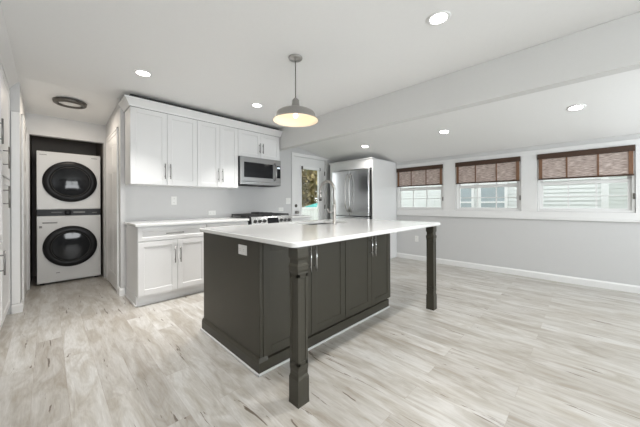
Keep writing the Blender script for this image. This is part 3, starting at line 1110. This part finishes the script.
# ------------------------------------------------------------------ lamps
def downlight():
    t = thing('recessed_light', 'x', 'ceiling light', (0, 0, 0), 0, 'round recessed ceiling lights')
    MB().lathe([(.056, -.002), (.060, -.007), (.076, -.005), (.079, -.0005), (.056, -.0005)], 40).build('trim_ring', M['trim'], t)
    MB().lathe([(0, -.003), (.0555, -.003), (.0555, -.0008), (0, -.0008)], 40).build('lens', M['lens'], t)
    return t
def lamp_for(loc, power, ry=0, spread=140):
    d = bpy.data.lights.new('downlight_glow', 'AREA')
    d.shape = 'DISK'
    d.size = .11
    d.energy = power
    d.spread = R(spread)
    d.color = (1.0, .975, .94)
    o = bpy.data.objects.new('downlight_glow', d)
    o.location = (loc[0] - .012 * math.sin(R(ry)), loc[1], loc[2] - .012)
    o.rotation_euler = (0, R(ry), 0)
    C.objects.link(o)
    return o
CAN_FLAT, CAN_SLOPE = 12, 4
DL = [((1.935, .735, ZC), 'bright round recessed light in the flat ceiling nearest the top of the picture', 0, CAN_FLAT),
      ((.668, 3.12, ZC), 'round recessed light in the ceiling before the left-end wall cabinet', 0, CAN_FLAT * .8),
      ((1.945, 3.09, ZC), 'round recessed light in the ceiling above the range side, left of the pendant', 0, CAN_FLAT),
      ((4.03, 2.84, zs(4.03)), 'round recessed light in the sloped ceiling before the refrigerator', 1, CAN_SLOPE),
      ((4.03, 1.46, zs(4.03)), 'middle round recessed light in the sloped ceiling between beam and windows', 1, CAN_SLOPE),
      ((4.03, .08, zs(4.03)), 'round recessed light in the sloped ceiling above the rightmost window', 1, CAN_SLOPE),
      ((.668, .735, ZC), 'added unseen recessed light in the flat ceiling right above the camera', 0, CAN_FLAT),  # out of view, continues the ceiling grid, added for brightness
      ((4.03, -1.30, zs(4.03)), 'added unseen recessed light in the sloped ceiling behind the camera', 1, CAN_SLOPE)]  # unseen, carries on the sloped row, added to brighten the room
src = downlight()
SA = math.degrees(math.atan(.176))
for i, (loc, lab, sl, pw) in enumerate(DL):
    o = src if i == 0 else copy_tree(src)
    place(o, loc, lab, ry=SA if sl else 0)
    lamp_for(loc, pw, SA if sl else 0, 88 if 2.5 < loc[1] and not sl else 140)

# flush ring lamp in the passage (diffuser itself does not glow)
t = thing('flush_ceiling_light', 'flat round dark-ringed ceiling light in the passage before the laundry closet', 'ceiling light', (.197, 4.52, 2.382))
MB().lathe([(.110, -.008), (.112, -.024), (.120, -.030), (.142, -.028), (.154, -.018), (.158, .012), (.110, .012)], 56).build('ring', M['bronze'], t)
MB().lathe([(0, -.016), (.07, -.015), (.1095, -.010), (.1095, .010), (0, .010)], 56).build('diffuser', M['ceil'], t)
PASSAGE_FILL = 6
d = lamp_for((.197, 4.52, 2.356), PASSAGE_FILL)  # added light under the fixture to brighten the passage
d.data.size = .2
d.data.spread = R(180)
d.data.color = (1.0, .89, .76)

# pendant
px, py = 1.553, 1.838
t = thing('pendant_lamp', 'brushed nickel barn-style pendant lamp hanging above the island', 'pendant lamp', (px, py, ZC))
MB().lathe([(0, -.001), (.062, -.001), (.062, -.010), (.052, -.018), (.018, -.024), (.012, -.032), (0, -.034)], 36).build('canopy', M['nickel'], t)
MB().tube([(0, 0, -.03), (0, 0, -.372)], .0042).build('rod', M['bronze'], t)
sh = MB().lathe([(0, -.360), (.014, -.362), (.022, -.372), (.031, -.380), (.037, -.448), (.044, -.456), (.100, -.466), (.140, -.477), (.162, -.490), (.173, -.505),
                 (.180, -.535), (.190, -.548), (.203, -.558), (.205, -.562), (.200, -.5625)], 64).build('shade', M['nickel'], t)
MB().lathe([(.1995, -.5620), (.187, -.552), (.176, -.536), (.169, -.507), (.158, -.494), (.138, -.481), (.098, -.4705), (.040, -.4605), (.0, -.4600)], 64).build('shade_lining', M['enamel'], sh)
MB().lathe([(0, -.4605), (.019, -.4605), (.019, -.490), (0, -.4905)], 20).build('socket', M['plastic'], t)
MB().lathe([(0, -.491), (.012, -.492), (.018, -.502), (.022, -.515), (.018, -.530), (.009, -.537), (0, -.538)], 24).build('bulb', M['bulb'], t)
d = bpy.data.lights.new('pendant_glow', 'POINT')
d.energy = .8
d.color = (1.0, .70, .42)
d.shadow_soft_size = .03
o = bpy.data.objects.new('pendant_glow', d)
o.location = (px, py, ZC - .575)
C.objects.link(o)

# ------------------------------------------------------------------ outside
struct('ground', MB().box(-6, 26, -12, 30, -.55, -.45), M['grass'])
# neighbour house with white lap siding
HX = 7.6
t = thing('neighbour_house', 'white lap-sided neighbouring house seen through the windows', 'house', (HX, 0, -.45))
mb = MB()
z = .02
while z < 3.6:
    mb.prism([(-.026, z), (0, z), (0, z + .084), (-.008, z + .084)], 'y', -.20, 5.4)
    z += .084
mb.box(.001, .15, -.20, 5.4, 0, 3.6)
sd = mb.build('siding_wall', M['siding'], t)
MB().box(-.05, .16, -.30, -.199, 0, 3.6, .004).build('corner_board', M['vinyl'], t)
mb = MB()
z = .02
while z < 3.6:
    mb.prism([(.904, z), (.93, z), (.93, z + .084), (.922, z + .084)], 'y', -3.6, -.05)
    z += .084
mb.box(.931, 1.1, -3.6, -.05, 0, 3.6)
mb.build('siding_wall', M['siding'], t)
MB().prism([(-.35, 3.55), (2.6, 4.9), (2.6, 5.0), (-.35, 3.68)], 'y', -3.8, 5.6).build('roof', M['roofing'], t)
for (a, b) in ((2.08, 2.40), (1.375, 1.865)):
    z0, z1 = 1.30, 2.02
    mb = MB()
    mb.box(-.055, -.031, a - .06, b + .06, z0 - .06, z0)
    mb.box(-.055, -.031, a - .06, b + .06, z1, z1 + .06)
    mb.box(-.055, -.031, a - .06, a, z0, z1)
    mb.box(-.055, -.031, b, b + .06, z0, z1)
    zm = 1.59
    mb.box(-.05, -.031, a, b, zm - .02, zm + .02)
    f = mb.build('window', M['vinyl'], t)
    MB().box(-.040, -.032, a, b, z0, z1).build('pane', M['housepane_sky'], f)
# white vinyl fence beyond the back door
t = thing('vinyl_fence', 'white vinyl fence outside the glazed back door', 'fence', (0, 0, -.45))
FY, FH = 7.5, 1.44
x = 3.6
mbp = MB()
while x < 9.4:
    mbp.box(x, x + .145, FY - .012, FY + .012, .06, FH - .05, .003)
    x += .15
mbp.build('boards', M['vinyl'], t)
for z in (.10, FH - .10):
    MB().box(3.6, 9.4, FY - .03, FY + .03, z, z + .09, .004).build('rail', M['vinyl'], t)
for x in (3.55, 5.5, 7.45, 9.4):
    MB().box(x, x + .11, FY - .055, FY + .055, 0, FH + .05, .004).build('post', M['vinyl'], t)
# teal canvas canopy beyond the fence
t = thing('garden_canopy', 'teal canvas canopy beyond the white fence', 'canopy', (8.62, 8.40, -.45))
tm = bmesh.new()
mb = MB()
mb.lathe([(0, 1.64), (.3, 1.575), (.75, 1.44), (.76, 1.38), (.3, 1.53), (0, 1.58)], 8)
mb.build('canvas', M['teal'], t)
MB().tube([(0, 0, 0), (0, 0, 1.57)], .03).build('pole', M['bark'], t)
# trees
def tree(label, x, y, h, r, lm, n, cr=(.55, .95)):
    t = thing('tree', label, 'tree', (x, y, -.45), 0, 'trees beyond the back fence')
    mb = MB()
    mb.tube([(0, 0, 0), (.05, .03, h * .3), (-.04, .05, h * .6), (.02, 0, h * .9)], [.16, .12, .08, .03], 10)
    for k in range(9):
        a = random.uniform(0, 6.28)
        z0 = h * random.uniform(.3, .7)
        ln = r * random.uniform(.6, .95)
        mb.tube([(0, 0, z0), (ln * .5 * math.cos(a), ln * .5 * math.sin(a), z0 + .35), (ln * math.cos(a), ln * math.sin(a), z0 + .8)], [.05, .035, .012], 6)
    mb.build('trunk', M['bark'], t)
    tm = bmesh.new()
    lobes = [(random.uniform(-.6, .6) * r, random.uniform(-.6, .6) * r, h * random.uniform(.25, .9), r * random.uniform(.35, .6)) for _ in range(16)]
    for i in range(n):
        lx, ly, lz, lr = random.choice(lobes)
        v = Vector((random.gauss(0, 1), random.gauss(0, 1), random.gauss(0, 1))).normalized() * lr * random.uniform(.6, 1.0)
        c_ = Vector((lx, ly, lz)) + v
        rot = Matrix.Rotation(random.uniform(0, 6.28), 3, 'Z') @ Matrix.Rotation(random.uniform(-1.2, 1.2), 3, 'X')
        s = random.uniform(.08, .15)
        q = [c_ + rot @ Vector(p) * s for p in ((-.5, -1, 0), (.5, -1, .15), (.6, .4, 0), (0, 1.2, -.1), (-.6, .4, .1))]
        tm.faces.new([tm.verts.new(p) for p in q])
    mb = MB()
    mb._add(tm)
    mb.build('foliage', lm, t)
tree('leafy green tree seen in the left of the back door glass', 7.0, 11.6, 5.2, 1.35, M['leaf'], 3600)
tree('yellow-brown autumn tree in the middle of the back door glass', 9.7, 11.4, 4.6, 1.25, M['leafy'], 2600)
tree('green tree seen behind the faucet through the back door glass', 12.6, 12.0, 5.4, 1.5, M['leaf'], 3200)
tree('large green tree behind the autumn tree beyond the door', 12.6, 17.0, 8.0, 3.0, M['leaf'], 5200)
